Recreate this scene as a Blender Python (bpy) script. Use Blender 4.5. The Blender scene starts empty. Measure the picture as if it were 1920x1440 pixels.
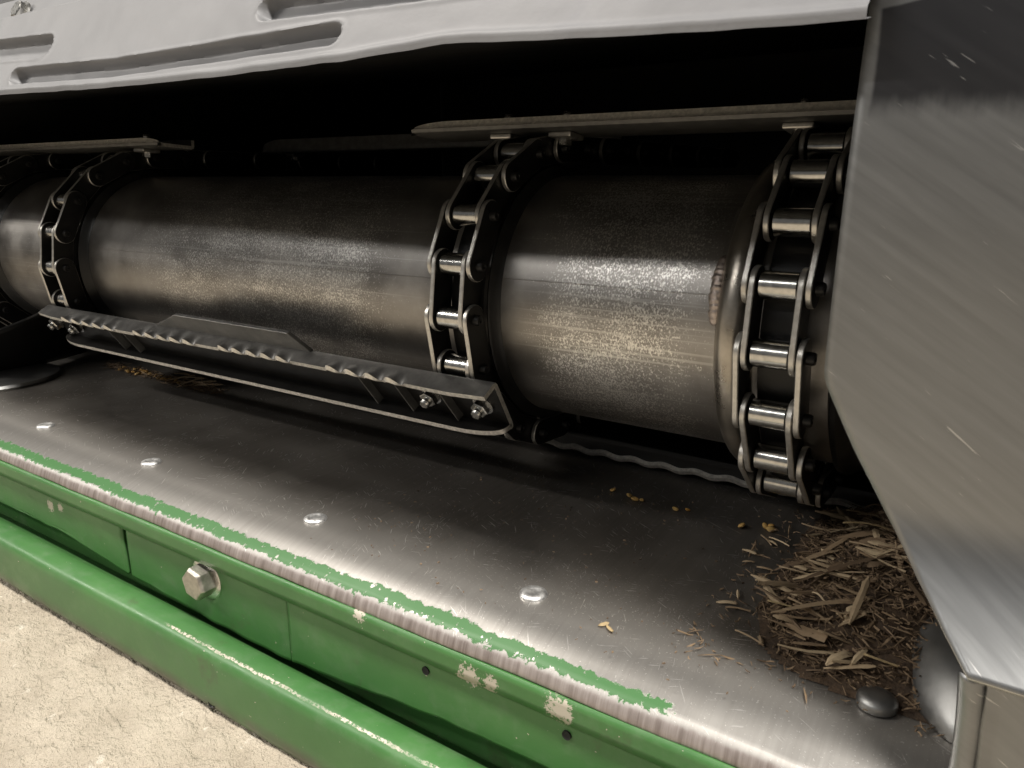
import bpy, bmesh, math, random
from mathutils import Vector, Matrix, noise
R_ = math.radians
random.seed(7)
scene = bpy.context.scene
COL = scene.collection

# ------------------------------------------------------------------ camera
cam_d = bpy.data.cameras.new("camera")
cam = bpy.data.objects.new("camera", cam_d)
COL.objects.link(cam)
right = Vector((0.83002, 0.55773, -0.00068))
up = Vector((-0.14380, 0.21519, 0.96593))
fwd = Vector((-0.53887, 0.80164, -0.25881))
cm = Matrix((right, up, -fwd)).transposed().to_4x4()
cm.translation = Vector((0.0, -0.59862, 0.10178))
cam.matrix_world = cm
cam_d.sensor_width = 36.0
cam_d.lens = 27.0
cam_d.clip_start = 0.02
cam_d.clip_end = 200
cam_d.dof.use_dof = True
cam_d.dof.focus_distance = 0.68
cam_d.dof.aperture_fstop = 26.0
scene.camera = cam

# ------------------------------------------------------------------ world and shed lamps
w = bpy.data.worlds.new("World")
scene.world = w
w.use_nodes = True
w.node_tree.nodes["Background"].inputs[0].default_value = (1.0, 0.985, 0.96, 1)
w.node_tree.nodes["Background"].inputs[1].default_value = 0.14


def area(name, loc, target, sx, sy, power, col):
    d = bpy.data.lights.new(name, 'AREA')
    d.shape = 'RECTANGLE'
    d.size, d.size_y = sx, sy
    d.energy = power
    d.color = col
    o = bpy.data.objects.new(name, d)
    COL.objects.link(o)
    o.location = loc
    z = (Vector(loc) - Vector(target)).normalized()
    x = (Vector((1, 0, 0)) - z * z.x).normalized()        # the long side of the tube runs along X
    o.rotation_euler = Matrix((x, z.cross(x), z)).transposed().to_euler()
    return o


area("shed_lamp", (0.85, -0.85, 2.40), (-0.3, -0.25, -0.1), 0.9, 0.30, 130, (1.0, 0.955, 0.89))
area("shed_lamp", (-1.9, -0.66, 2.40), (-0.8, -0.25, -0.1), 0.9, 0.30, 46, (1.0, 0.94, 0.86))  # extra overhead lamp, added for the glint on the pan's left lip
area("shed_lamp", (-3.4, -2.1, 1.95), (-0.6, -0.2, 0.0), 1.6, 0.14, 58, (1.0, 0.95, 0.88))
area("shed_lamp", (-1.9, -3.4, 2.35), (-0.4, -0.2, 0.0), 2.4, 0.16, 25, (1.0, 0.975, 0.94))

vs = scene.view_settings
vs.view_transform = 'Standard'
vs.look = 'None'
vs.exposure = 0.0
vs.gamma = 1.0


# ------------------------------------------------------------------ node helpers
class NT:
    def __init__(self, name):
        self.m = bpy.data.materials.new(name)
        self.m.use_nodes = True
        self.t = self.m.node_tree
        self.b = self.t.nodes["Principled BSDF"]

    def n(self, typ, **kw):
        nd = self.t.nodes.new(typ)
        for k, v in kw.items():
            if k.startswith('_'):
                setattr(nd, k[1:], v)
        for k, v in kw.items():
            if not k.startswith('_'):
                key = int(k[1:]) if k[0] == 'i' and k[1:].isdigit() else k.replace('__', ' ')
                self.put(nd.inputs[key], v)
        return nd

    def put(self, sock, v):
        if isinstance(v, bpy.types.NodeSocket):
            self.t.links.new(v, sock)
        elif isinstance(v, bpy.types.Node):
            self.t.links.new(v.outputs[0], sock)
        else:
            if isinstance(v, (tuple, list)) and len(v) == 3 and sock.type == 'RGBA':
                v = (*v, 1)
            sock.default_value = v

    def coord(self):
        return self.n('ShaderNodeTexCoord').outputs['Object']

    def mapped(self, scale=(1, 1, 1), rot=(0, 0, 0), loc=(0, 0, 0)):
        v = self.coord()
        if any(rot):
            v = self.n('ShaderNodeMapping', i0=v, i2=rot).outputs[0]
        return self.n('ShaderNodeMapping', i0=v, i1=loc, i3=scale).outputs[0]

    def noise(self, vec, scale, detail=3, rough=0.55, dist=0.0):
        return self.n('ShaderNodeTexNoise', Vector=vec, Scale=scale, Detail=detail, Roughness=rough,
                      Distortion=dist).outputs[0]

    def ramp(self, fac, stops, interp='LINEAR'):
        nd = self.n('ShaderNodeValToRGB', i0=fac)
        cr = nd.color_ramp
        cr.interpolation = interp
        while len(cr.elements) < len(stops):
            cr.elements.new(0.5)
        for e, (p, c) in zip(cr.elements, stops):
            e.position = p
            e.color = (c, c, c, 1) if not isinstance(c, tuple) else (*c, 1)
        return nd.outputs[0]

    def math(self, op, a, b=0.0, c=0.0, clamp=False):
        nd = self.n('ShaderNodeMath', _operation=op, _use_clamp=clamp)
        self.put(nd.inputs[0], a)
        self.put(nd.inputs[1], b)
        self.put(nd.inputs[2], c)
        return nd.outputs[0]

    def rng(self, v, a, b, c=0.0, d=1.0, smooth=True):
        nd = self.n('ShaderNodeMapRange', _interpolation_type='SMOOTHSTEP' if smooth else 'LINEAR')
        for i, x in enumerate((v, a, b, c, d)):
            self.put(nd.inputs[i], x)
        return nd.outputs[0]

    def mix(self, f, a, b):
        nd = self.n('ShaderNodeMix', _data_type='RGBA')
        self.put(nd.inputs[0], f)
        self.put(nd.inputs[6], a)
        self.put(nd.inputs[7], b)
        return nd.outputs[2]

    def fmix(self, f, a, b):
        nd = self.n('ShaderNodeMix', _data_type='FLOAT')
        self.put(nd.inputs[0], f)
        self.put(nd.inputs[2], a)
        self.put(nd.inputs[3], b)
        return nd.outputs[0]

    def xyz(self):
        nd = self.n('ShaderNodeSeparateXYZ', i0=self.coord())
        return nd.outputs[0], nd.outputs[1], nd.outputs[2]

    def bump(self, h, strength, dist):
        return self.n('ShaderNodeBump', Height=h, Strength=strength, Distance=dist).outputs[0]

    def set(self, base=None, metal=None, rough=None, normal=None, **kw):
        for k, v in (('Base Color', base), ('Metallic', metal), ('Roughness', rough), ('Normal', normal)):
            if v is not None:
                self.put(self.b.inputs[k], v)
        for k, v in kw.items():
            self.put(self.b.inputs[k.replace('__', ' ')], v)
        return self.m


def simple(name, base, metal, rough, nscale=0, namp=0.25, bump=0.0, bscale=200):
    t = NT(name)
    c = base
    r = rough
    if nscale:
        f = t.noise(t.coord(), nscale, 5, 0.6)
        f2 = t.ramp(f, [(0.3, 0.0), (0.72, 1.0)])
        c = t.mix(f2, tuple(x * (1 - namp) for x in base), tuple(min(1, x * (1 + namp)) for x in base))
        r = t.fmix(f2, rough * 0.85, min(1, rough * 1.2))
    nm = None
    if bump:
        nm = t.bump(t.noise(t.coord(), bscale, 4), bump, 0.001)
    return t.set(c, metal, r, nm)


# mill scale drum steel, worn to bright flecks between the chains
def drum_material():
    t = NT("worn_drum_steel")
    x, y, z = t.xyz()
    fx = t.rng(x, -1.30, 0.0, 0, 1, False)
    P = lambda v: (v + 1.30) / 1.30
    sec = t.ramp(fx, [(0.0, 0.0), (P(-1.17), 0.3), (P(-1.05), 0.3), (P(-0.96), 0.0), (P(-0.90), 0.12), (P(-0.80), 0.72),
                      (P(-0.60), 0.92), (P(-0.50), 0.80), (P(-0.45), 0.25), (P(-0.40), 0.0), (P(-0.335), 0.05), (P(-0.305), 0.72),
                      (P(-0.28), 1.0), (P(-0.20), 0.95), (P(-0.18), 0.55), (P(-0.162), 0.15), (P(-0.10), 0.05)])
    low = t.noise(t.mapped((1, 1.6, 1.6)), 9, 3, 0.6)
    fl = t.noise(t.mapped((1.0, 0.7, 0.7)), 800, 4, 0.62, 0.3)
    fl2 = t.noise(t.mapped((0.25, 1, 1)), 90, 4, 0.65)
    mask = t.math('MULTIPLY', sec, t.ramp(low, [(0.32, 0.62), (0.6, 1.0)]))
    thr = t.math('SUBTRACT', 0.72, t.math('MULTIPLY', mask, 0.235))
    comb = t.math('ADD', t.math('MULTIPLY', fl, 0.8), t.math('MULTIPLY', fl2, 0.22))
    fleck = t.rng(t.math('SUBTRACT', comb, thr), -0.05, 0.08)
    # long scratches that run along the drum
    sc = t.noise(t.mapped((3.0, 420, 420)), 1.0, 3, 0.6)
    sc = t.math('MULTIPLY', t.ramp(sc, [(0.60, 0.0), (0.68, 1.0)]), t.math('MULTIPLY', mask, 0.60))
    f = t.math('MAXIMUM', fleck, sc)
    blot = t.noise(t.coord(), 22, 5, 0.65)
    dark = t.mix(t.ramp(blot, [(0.3, 0.0), (0.7, 1.0)]), (0.25, 0.235, 0.218), (0.40, 0.382, 0.36))
    base = t.mix(f, dark, (0.82, 0.80, 0.76))
    rough = t.fmix(f, t.fmix(t.ramp(blot, [(0.3, 0.0), (0.7, 1.0)]), 0.34, 0.46), 0.32)
    h = t.math('ADD', t.math('MULTIPLY', f, 0.6), t.noise(t.coord(), 600, 2))
    t.set(base, 0.95, rough, t.bump(h, 0.12, 0.0006))
    return t.m


def pan_material():
    t = NT("worn_pan_steel")
    x, y, z = t.xyz()
    n1 = t.noise(t.coord(), 14, 5, 0.6)
    streak = t.noise(t.mapped((420, 10, 10)), 1.0, 4, 0.65)
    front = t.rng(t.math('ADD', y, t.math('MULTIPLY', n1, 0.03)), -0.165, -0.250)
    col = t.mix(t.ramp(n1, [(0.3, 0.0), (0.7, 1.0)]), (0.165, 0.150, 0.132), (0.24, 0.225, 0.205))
    col = t.mix(t.math('MULTIPLY', front, 0.85), col, (0.50, 0.485, 0.46))  # shade under the cover painted into the darker rear; front polished paler
    col = t.mix(t.ramp(streak, [(0.35, 0.0), (0.75, 0.5)]), col, (0.30, 0.28, 0.26))
    # short bright scratches in several directions
    tot = None
    for i, (ang, sx, sy, th, off) in enumerate(((0.5, 55, 900, 0.70, 0.0), (0.95, 40, 700, 0.715, 3.1), (-0.35, 60, 800, 0.715, 7.7), (1.35, 90, 1100, 0.70, 5.3))):
        nn = t.noise(t.mapped((sx, sy, 1), (0, 0, ang), (off, off * 2, 0)), 1.0, 2, 0.5)
        gate = t.ramp(t.noise(t.mapped((1, 1, 1), (0, 0, 0), (off + 2, 1, 0)), 34, 2), [(0.52, 0.0), (0.6, 1.0)])
        s = t.math('MULTIPLY', t.ramp(nn, [(th - 0.035, 0.0), (th - 0.005, 1.0)]), gate)
        tot = s if tot is None else t.math('MAXIMUM', tot, s)
    fly = t.ramp(t.noise(t.coord(), 760, 2, 0.6), [(0.665, 0.0), (0.70, 1.0)])
    flyg = t.math('MULTIPLY', fly, t.math('MULTIPLY', t.rng(x, -0.42, -0.22), t.rng(y, -0.12, -0.20)))
    tot = t.math('MAXIMUM', tot, flyg)
    col = t.mix(t.math('MULTIPLY', tot, 0.85), col, (0.85, 0.83, 0.80))
    # remains of green paint along the front edge
    edge = t.noise(t.mapped((1, 0.8, 1)), 150, 6, 0.74)
    edge2 = t.noise(t.mapped((1, 0.5, 1), loc=(3, 0, 0)), 26, 3, 0.6)
    wob = t.math('ADD', t.math('MULTIPLY', t.math('SUBTRACT', edge, 0.5), 0.0125), t.math('MULTIPLY', t.math('SUBTRACT', edge2, 0.5), 0.0060))
    yy = t.math('ADD', y, wob)
    g = t.math('MULTIPLY', t.rng(yy, -0.2570, -0.2575), t.rng(yy, -0.2665, -0.2660))
    narrow = t.rng(x, -0.30, -0.12, 0.0, 0.0022)
    g2 = t.rng(t.math('SUBTRACT', yy, t.math('MULTIPLY', narrow, -1.0)), -0.2570, -0.2575)
    g = t.math('MULTIPLY', t.math('MULTIPLY', g, g2), t.rng(t.math('ADD', x, t.math('MULTIPLY', wob, 3)), -0.1235, -0.1265))
    chip = t.ramp(t.noise(t.mapped((1, 0.7, 1)), 170, 5, 0.7), [(0.62, 0.0), (0.635, 1.0)])
    g = t.math('MULTIPLY', g, t.math('SUBTRACT', 1.0, chip))
    # worn, brownish cut face of the edge
    face = t.rng(t.math('ADD', z, t.math('MULTIPLY', wob, 0.25)), -0.1728, -0.1755)
    fs = t.noise(t.mapped((260, 1, 20)), 1.0, 4, 0.65)
    fcol = t.mix(t.ramp(fs, [(0.3, 0.0), (0.7, 1.0)]), (0.20, 0.165, 0.150), (0.42, 0.375, 0.355))
    col = t.mix(face, col, fcol)
    col = t.mix(g, col, (0.050, 0.150, 0.046))
    met = t.fmix(g, t.fmix(t.rng(z, -0.1712, -0.1722), t.math('SUBTRACT', 0.86, t.math('MULTIPLY', face, 0.1)), 0.55), 0.0)
    rgh = t.fmix(t.ramp(n1, [(0.3, 0.0), (0.7, 1.0)]), 0.44, 0.54)
    rgh = t.fmix(front, rgh, 0.46)
    rgh = t.fmix(t.rng(y, -0.228, -0.245), rgh, 0.36)
    rgh = t.fmix(t.rng(z, -0.1712, -0.1722), rgh, 0.58)
    rgh = t.fmix(tot, rgh, 0.30)
    rgh = t.fmix(face, rgh, 0.5)
    rgh = t.fmix(g, rgh, 0.42)
    h = t.math('ADD', t.math('MULTIPLY', streak, 0.3), t.math('MULTIPLY', g, 0.9))
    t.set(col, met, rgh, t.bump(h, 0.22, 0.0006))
    return t.m


def green_material(name, ridge=False):
    t = NT(name)
    x, y, z = t.xyz()
    n1 = t.noise(t.coord(), 11, 4, 0.6)
    col = t.mix(t.ramp(n1, [(0.3, 0.0), (0.7, 1.0)]), (0.046, 0.140, 0.040), (0.066, 0.182, 0.052))
    dust = t.noise(t.coord(), 45, 5, 0.7)
    col = t.mix(t.ramp(dust, [(0.50, 0.0), (0.90, 0.36)]), col, (0.21, 0.26, 0.18))
    rub = t.noise(t.coord(), 18, 5, 0.7)
    col = t.mix(t.ramp(rub, [(0.60, 0.0), (0.72, 0.6)]), col, (0.070, 0.075, 0.045))
    spot = t.noise(t.coord(), 60, 5, 0.75)
    chip = t.ramp(spot, [(0.715, 0.0), (0.73, 1.0)])
    speck = t.ramp(t.noise(t.coord(), 330, 2, 0.5), [(0.755, 0.0), (0.77, 1.0)])
    chip = t.math('MAXIMUM', chip, speck)
    for cx, cz, rad in ((-0.252, -0.1885, 0.010), (-0.236, -0.187, 0.007), (-0.187, -0.1845, 0.011), (-0.345, -0.178, 0.007), (-0.775, -0.205, 0.008), (-0.755, -0.202, 0.006)):
        dd = t.math('ADD', t.math('POWER', t.math('SUBTRACT', x, cx), 2.0), t.math('POWER', t.math('SUBTRACT', z, cz), 2.0))
        q = t.math('ADD', t.math('DIVIDE', t.math('SQRT', dd), rad), t.math('MULTIPLY', t.math('SUBTRACT', t.noise(t.coord(), 420, 4, 0.75), 0.5), 3.0))
        chip = t.math('MAXIMUM', chip, t.math('MULTIPLY', t.rng(q, 0.75, 0.6), 0.85))
    if ridge:
        wv = t.noise(t.mapped((1, 1, 1)), 70, 5, 0.75)
        d = t.math('ABSOLUTE', t.math('ADD', t.math('SUBTRACT', y, -0.2975), t.math('MULTIPLY', t.math('SUBTRACT', wv, 0.5), 0.0048)))
        line = t.math('MULTIPLY', t.rng(d, 0.0012, 0.0008), t.rng(z, -0.2535, -0.2515))
        line = t.math('MULTIPLY', line, t.rng(x, -0.545, -0.53))
        brk = t.math('MULTIPLY', t.ramp(t.noise(t.coord(), 420, 4, 0.75), [(0.44, 0.0), (0.52, 1.0)]), t.ramp(t.noise(t.coord(), 28, 3, 0.6), [(0.34, 0.15), (0.5, 1.0)]))
        chip = t.math('MAXIMUM', chip, t.math('MULTIPLY', line, brk))
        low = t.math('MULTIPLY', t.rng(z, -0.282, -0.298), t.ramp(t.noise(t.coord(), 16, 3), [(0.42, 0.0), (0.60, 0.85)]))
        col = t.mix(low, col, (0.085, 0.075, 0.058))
    col = t.mix(chip, col, (0.55, 0.48, 0.41))
    rgh = t.fmix(t.ramp(dust, [(0.4, 0.0), (0.8, 1.0)]), 0.34, 0.55)
    t.set(col, 0.0, rgh, t.bump(t.math('ADD', t.noise(t.coord(), 120, 4), t.math('MULTIPLY', chip, -1.0)), 0.12, 0.0007))
    return t.m


def cover_material():
    t = NT("grey_cover_paint")
    n1 = t.noise(t.mapped((1, 1, 1)), 13, 5, 0.6)
    col = t.mix(t.ramp(n1, [(0.3, 0.0), (0.7, 1.0)]), (0.165, 0.165, 0.17), (0.205, 0.205, 0.21))
    x, y, z = t.xyz()
    soot = t.noise(t.mapped((1, 1, 1), loc=(5, 0, 0)), 17, 5, 0.7)
    sm = t.math('MULTIPLY', t.ramp(soot, [(0.5, 0.0), (0.66, 1.0)]), t.rng(x, -0.30, -0.15, 0.0, 0.75))
    col = t.mix(sm, col, (0.17, 0.17, 0.18))
    sc = t.ramp(t.noise(t.mapped((60, 200, 200), (0, 0, 0.5)), 1.0, 2), [(0.74, 0.0), (0.76, 1.0)])
    col = t.mix(t.math('MULTIPLY', sc, 0.5), col, (0.2, 0.19, 0.18))
    h = t.math('ADD', t.noise(t.coord(), 190, 4), t.math('MULTIPLY', n1, 1.5))
    t.set(col, 0.25, t.fmix(n1, 0.50, 0.62), t.bump(h, 0.16, 0.0010))
    return t.m


def plate_material():
    t = NT("brushed_plate_steel")
    x, y, z = t.xyz()
    br = t.noise(t.mapped((14, 1, 230), (0, -0.6, 0)), 1.0, 4, 0.6)
    cl = t.noise(t.coord(), 17, 3, 0.5)
    col = t.mix(t.ramp(br, [(0.25, 0.0), (0.75, 1.0)]), (0.212, 0.216, 0.218), (0.265, 0.270, 0.272))
    # ragged dark patch near the top
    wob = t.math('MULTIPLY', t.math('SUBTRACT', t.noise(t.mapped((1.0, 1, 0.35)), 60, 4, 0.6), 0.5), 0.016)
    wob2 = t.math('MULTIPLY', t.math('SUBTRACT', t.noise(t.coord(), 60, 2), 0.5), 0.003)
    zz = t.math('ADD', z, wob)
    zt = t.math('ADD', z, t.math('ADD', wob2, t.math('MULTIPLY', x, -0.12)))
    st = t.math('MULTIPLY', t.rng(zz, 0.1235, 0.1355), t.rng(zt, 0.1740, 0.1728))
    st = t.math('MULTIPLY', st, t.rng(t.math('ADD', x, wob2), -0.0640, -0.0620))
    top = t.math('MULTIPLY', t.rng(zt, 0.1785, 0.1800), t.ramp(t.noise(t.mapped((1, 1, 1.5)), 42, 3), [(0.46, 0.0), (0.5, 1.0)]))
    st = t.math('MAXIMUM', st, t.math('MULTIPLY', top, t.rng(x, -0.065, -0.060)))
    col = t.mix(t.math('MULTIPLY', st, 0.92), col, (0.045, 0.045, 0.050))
    sc = t.ramp(t.noise(t.mapped((45, 1, 800), (0, -0.65, 0)), 1.0, 2), [(0.70, 0.0), (0.725, 1.0)])
    sc = t.math('MULTIPLY', sc, t.ramp(t.noise(t.coord(), 25, 2), [(0.5, 0.0), (0.58, 1.0)]))
    col = t.mix(t.math('MULTIPLY', sc, 0.5), col, (0.75, 0.74, 0.72))
    rgh = t.fmix(br, t.fmix(cl, 0.30, 0.36), 0.44)
    t.set(col, 0.9, rgh, t.bump(br, 0.07, 0.0005))
    return t.m


def concrete_material():
    t = NT("rough_concrete")
    a = t.noise(t.mapped((1, 1.25, 1), (0, 0, 0.5)), 24, 6, 0.58)
    b = t.noise(t.mapped((1, 1.5, 1), (0, 0, 0.5)), 170, 4, 0.6)
    c = t.noise(t.coord(), 5, 3)
    col = t.mix(t.ramp(a, [(0.3, 0.0), (0.7, 1.0)]), (0.37, 0.315, 0.24), (0.53, 0.465, 0.37))
    col = t.mix(t.ramp(b, [(0.66, 0.0), (0.80, 0.7)]), col, (0.27, 0.215, 0.145))
    col = t.mix(t.ramp(t.noise(t.coord(), 75, 2), [(0.68, 0.0), (0.73, 0.8)]), col, (0.70, 0.64, 0.54))
    col = t.mix(t.ramp(c, [(0.4, 0.0), (0.7, 0.3)]), col, (0.60, 0.54, 0.44))
    h = t.math('ADD', t.math('MULTIPLY', a, 1.3), t.math('MULTIPLY', b, 0.6))
    t.set(col, 0.0, 0.85, t.bump(h, 0.9, 0.011))
    return t.m


def straw_material(name, c1, c2):
    t = NT(name)
    rnd = t.n('ShaderNodeObjectInfo').outputs['Random']
    geo = t.n('ShaderNodeNewGeometry').outputs['Random Per Island']
    f = t.noise(t.mapped((600, 600, 600)), 0.6, 3, 0.6)
    k = t.math('FRACT', t.math('ADD', rnd, geo))
    col = t.mix(k, c1, c2)
    col = t.mix(t.math('MULTIPLY', f, 0.5), col, tuple(x * 0.45 for x in c1))
    t.set(col, 0.0, 0.75, t.bump(f, 0.2, 0.0006))
    return t.m


M_DRUM = drum_material()
M_PAN = pan_material()
M_GREEN = green_material("green_beam_paint")
M_RAIL = green_material("green_rail_paint", True)
M_COVER = cover_material()
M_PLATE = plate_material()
M_CONC = concrete_material()
M_BLACK = simple("black_chain_steel", (0.011, 0.0105, 0.010), 0.3, 0.40, 60, 0.35, 0.1, 500)
M_RIM = simple("sheared_steel_edge", (0.58, 0.56, 0.52), 0.85, 0.36, 150, 0.18, 0.15, 600)
M_ROLL = simple("polished_roller_steel", (0.56, 0.55, 0.52), 1.0, 0.20, 250, 0.18)
M_SLAT = simple("dark_slat_steel", (0.15, 0.147, 0.14), 0.55, 0.45, 90, 0.3, 0.25, 420)
M_SLATEDGE = simple("worn_slat_edge", (0.76, 0.73, 0.67), 0.7, 0.42, 300, 0.25, 0.3, 700)
M_BOLT = simple("zinc_bolt", (0.62, 0.61, 0.58), 1.0, 0.24, 300, 0.2, 0.1, 600)
M_HEX = simple("dull_bolt_steel", (0.46, 0.43, 0.38), 0.85, 0.40, 160, 0.25, 0.15, 500)
M_RIVET = simple("shiny_rivet_steel", (0.72, 0.72, 0.71), 0.9, 0.40, 260, 0.35, 0.3, 350)
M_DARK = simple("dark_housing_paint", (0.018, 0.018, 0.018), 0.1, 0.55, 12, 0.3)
M_HOLE = simple("hole_shadowed_steel", (0.010, 0.010, 0.010), 0.0, 0.8)
M_RING = simple("rubbed_ring_steel", (0.42, 0.385, 0.335), 0.95, 0.30, 40, 0.3, 0.1, 300)
M_WELD = simple("weld_metal", (0.50, 0.43, 0.39), 0.85, 0.36, 260, 0.3, 0.8, 420)
M_BRKT = simple("bent_bracket_steel", (0.27, 0.27, 0.265), 0.95, 0.42, 40, 0.2, 0.1, 200)
M_STRAW = straw_material("dry_straw", (0.28, 0.195, 0.115), (0.60, 0.47, 0.30))
M_STRAW_PALE = straw_material("pale_straw", (0.42, 0.31, 0.16), (0.52, 0.40, 0.22))
M_CHAFF = straw_material("brown_chaff", (0.12, 0.078, 0.045), (0.30, 0.21, 0.125))
M_KERNEL = straw_material("maize_kernel", (0.50, 0.27, 0.06), (0.58, 0.40, 0.15))
M_DUST = simple("chaff_dust", (0.060, 0.038, 0.022), 0.0, 0.95, 160, 0.5, 1.0, 500)


# ------------------------------------------------------------------ mesh helpers
def mesh_obj(name, verts, faces, mats, parent=None, smooth=True, angle=38, midx=None):
    me = bpy.data.meshes.new(name)
    me.from_pydata([tuple(v) for v in verts], [], faces)
    me.update()
    for m in (mats if isinstance(mats, (list, tuple)) else [mats]):
        me.materials.append(m)
    if midx:
        for p, i in zip(me.polygons, midx):
            p.material_index = i
    if smooth:
        me.shade_smooth()
        me.set_sharp_from_angle(angle=R_(angle))
    o = bpy.data.objects.new(name, me)
    COL.objects.link(o)
    o.parent = parent
    return o


def empty(name, loc=(0, 0, 0), rot=(0, 0, 0)):
    o = bpy.data.objects.new(name, None)
    o.empty_display_size = 0.02
    COL.objects.link(o)
    o.location = loc
    o.rotation_euler = rot
    return o


def tag(o, label=None, cat=None, group=None, kind=None):
    if label: o['label'] = label
    if cat: o['category'] = cat
    if group: o['group'] = group
    if kind: o['kind'] = kind
    return o


def share(src, parent, loc=None, rot=None, scale=None):
    o = src.copy()
    COL.objects.link(o)
    o.parent = parent
    if loc is not None: o.location = loc
    if rot is not None: o.rotation_euler = rot
    if scale is not None: o.scale = scale
    return o


def solidify(o, th, offset=-1.0, rim=0):
    m = o.modifiers.new("solid", 'SOLIDIFY')
    m.thickness = th
    m.offset = offset
    m.material_offset_rim = rim
    return o


def bevel(o, wd, seg=2, ang=35):
    m = o.modifiers.new("bevel", 'BEVEL')
    m.width = wd
    m.segments = seg
    m.limit_method = 'ANGLE'
    m.angle_limit = R_(ang)
    return o


def grid(fn, nu, nv):
    vs_ = [fn(i / (nu - 1), j / (nv - 1)) for j in range(nv) for i in range(nu)]
    fs = [(j * nu + i, j * nu + i + 1, (j + 1) * nu + i + 1, (j + 1) * nu + i) for j in range(nv - 1) for i in range(nu - 1)]
    return vs_, fs


def box(x0, x1, y0, y1, z0, z1):
    v = [(x, y, z) for z in (z0, z1) for y in (y0, y1) for x in (x0, x1)]
    f = [(0, 2, 3, 1), (4, 5, 7, 6), (0, 1, 5, 4), (2, 6, 7, 3), (0, 4, 6, 2), (1, 3, 7, 5)]
    return v, f


def merge(*parts):
    V, F = [], []
    for v, f in parts:
        b = len(V)
        V += list(v)
        F += [tuple(i + b for i in q) for q in f]
    return V, F


def lathe_x(profile, seg=96, a0=0.0, a1=360.0, closed_profile=False):
    """profile of (x, r) turned about the X axis; angle 0 is the front (-Y), 90 is up."""
    full = abs(a1 - a0) >= 359.9
    n = seg if full else seg + 1
    V, F = [], []
    for k in range(n):
        a = R_(a0 + (a1 - a0) * k / seg)
        for (x, r) in profile:
            V.append((x, -r * math.cos(a), r * math.sin(a)))
    m = len(profile)
    for k in range(seg):
        k2 = (k + 1) % n if full else k + 1
        for i in range(m if closed_profile else m - 1):
            i2 = (i + 1) % m
            F.append((k * m + i, k * m + i2, k2 * m + i2, k2 * m + i))
    return V, F


def lathe_z(profile, seg=24, cap=True):
    """profile of (r, z) from outside bottom to the top, turned about Z."""
    V, F = [], []
    m = len(profile)
    for k in range(seg):
        a = 2 * math.pi * k / seg
        for (r, z) in profile:
            V.append((r * math.cos(a), r * math.sin(a), z))
    for k in range(seg):
        k2 = (k + 1) % seg
        for i in range(m - 1):
            F.append((k * m + i, k2 * m + i, k2 * m + i + 1, k * m + i + 1))
    if cap:
        F.append(tuple(k * m + m - 1 for k in range(seg)))
    return V, F


def hexprism(rad, h, bev=0.12):
    prof = [(rad, 0), (rad, h * (1 - bev)), (rad * 0.88, h)]
    return lathe_z(prof, 6)


def tube(points, rad, seg=8, radii=None):
    V, F = [], []
    n = len(points)
    pts = [Vector(p) for p in points]
    for i, p in enumerate(pts):
        d = (pts[min(i + 1, n - 1)] - pts[max(i - 1, 0)]).normalized()
        s = d.cross(Vector((0, 0, 1)))
        if s.length < 1e-4: s = d.cross(Vector((0, 1, 0)))
        s.normalize()
        u = s.cross(d)
        r = radii[i] if radii else rad
        for k in range(seg):
            a = 2 * math.pi * k / seg
            V.append(p + s * (r * math.cos(a)) + u * (r * math.sin(a)))
    for i in range(n - 1):
        for k in range(seg):
            k2 = (k + 1) % seg
            F.append((i * seg + k, i * seg + k2, (i + 1) * seg + k2, (i + 1) * seg + k))
    F.append(tuple(range(seg))[::-1])
    F.append(tuple((n - 1) * seg + k for k in range(seg)))
    return V, F


def lerp_table(tab, x):
    if x <= tab[0][0]: return tab[0][1]
    for (a, b), (c, d) in zip(tab, tab[1:]):
        if x <= c: return b + (d - b) * (x - a) / (c - a)
    return tab[-1][1]


def sstep(a, b, x):
    t = max(0.0, min(1.0, (x - a) / (b - a)))
    return t * t * (3 - 2 * t)


# ------------------------------------------------------------------ ground
gv, gf = grid(lambda u, v: (-14 + 28 * u, -14 + 28 * v, -0.3038), 3, 3)
g = mesh_obj("concrete_floor", gv, gf, M_CONC)
tag(g, "rough beige concrete floor below the green rail", kind='structure')

GV, GF = [], []
for _ in range(3600):
    gx, gy = random.uniform(-1.15, -0.22), -0.296 - abs(random.gauss(0, 0.085))
    r = random.choice((0.0016, 0.0022, 0.003, 0.0042, 0.006, 0.008)) * random.uniform(0.8, 1.25)
    yaw, st, ht = random.gauss(0.5, 0.5), random.uniform(1.0, 2.2), random.uniform(0.14, 0.34)
    b0 = len(GV)
    for (lx, ly, lz) in ((1, 0, 0), (0.5, 0.8, 0), (-0.5, 0.85, 0), (-1, 0, 0), (-0.5, -0.8, 0), (0.5, -0.85, 0), (0.45, 0.1, 0.9), (-0.3, 0.4, 1.0), (-0.25, -0.4, 0.85)):
        lx, ly, lz = (c * random.uniform(0.75, 1.25) for c in (lx * st, ly, lz * ht))
        GV.append((gx + r * (lx * math.cos(yaw) - ly * math.sin(yaw)), gy + r * (lx * math.sin(yaw) + ly * math.cos(yaw)), -0.3040 + r * lz))
    GF += [tuple(b0 + i for i in q) for q in ((0, 1, 6), (1, 2, 7, 6), (2, 3, 7), (3, 4, 8, 7), (4, 5, 8), (5, 0, 6, 8), (6, 7, 8))]
grit = mesh_obj("concrete_grit", GV, GF, M_CONC, None, True, 80)
tag(grit, "small beige grit and lumps covering the concrete floor", "grit", kind='stuff')

# ------------------------------------------------------------------ dark housing behind the drum
hs = empty("feeder_housing", (-0.65, 0.9, -0.2))
tag(hs, "black sheet metal tunnel surrounding the drum and chains", "housing")


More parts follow.
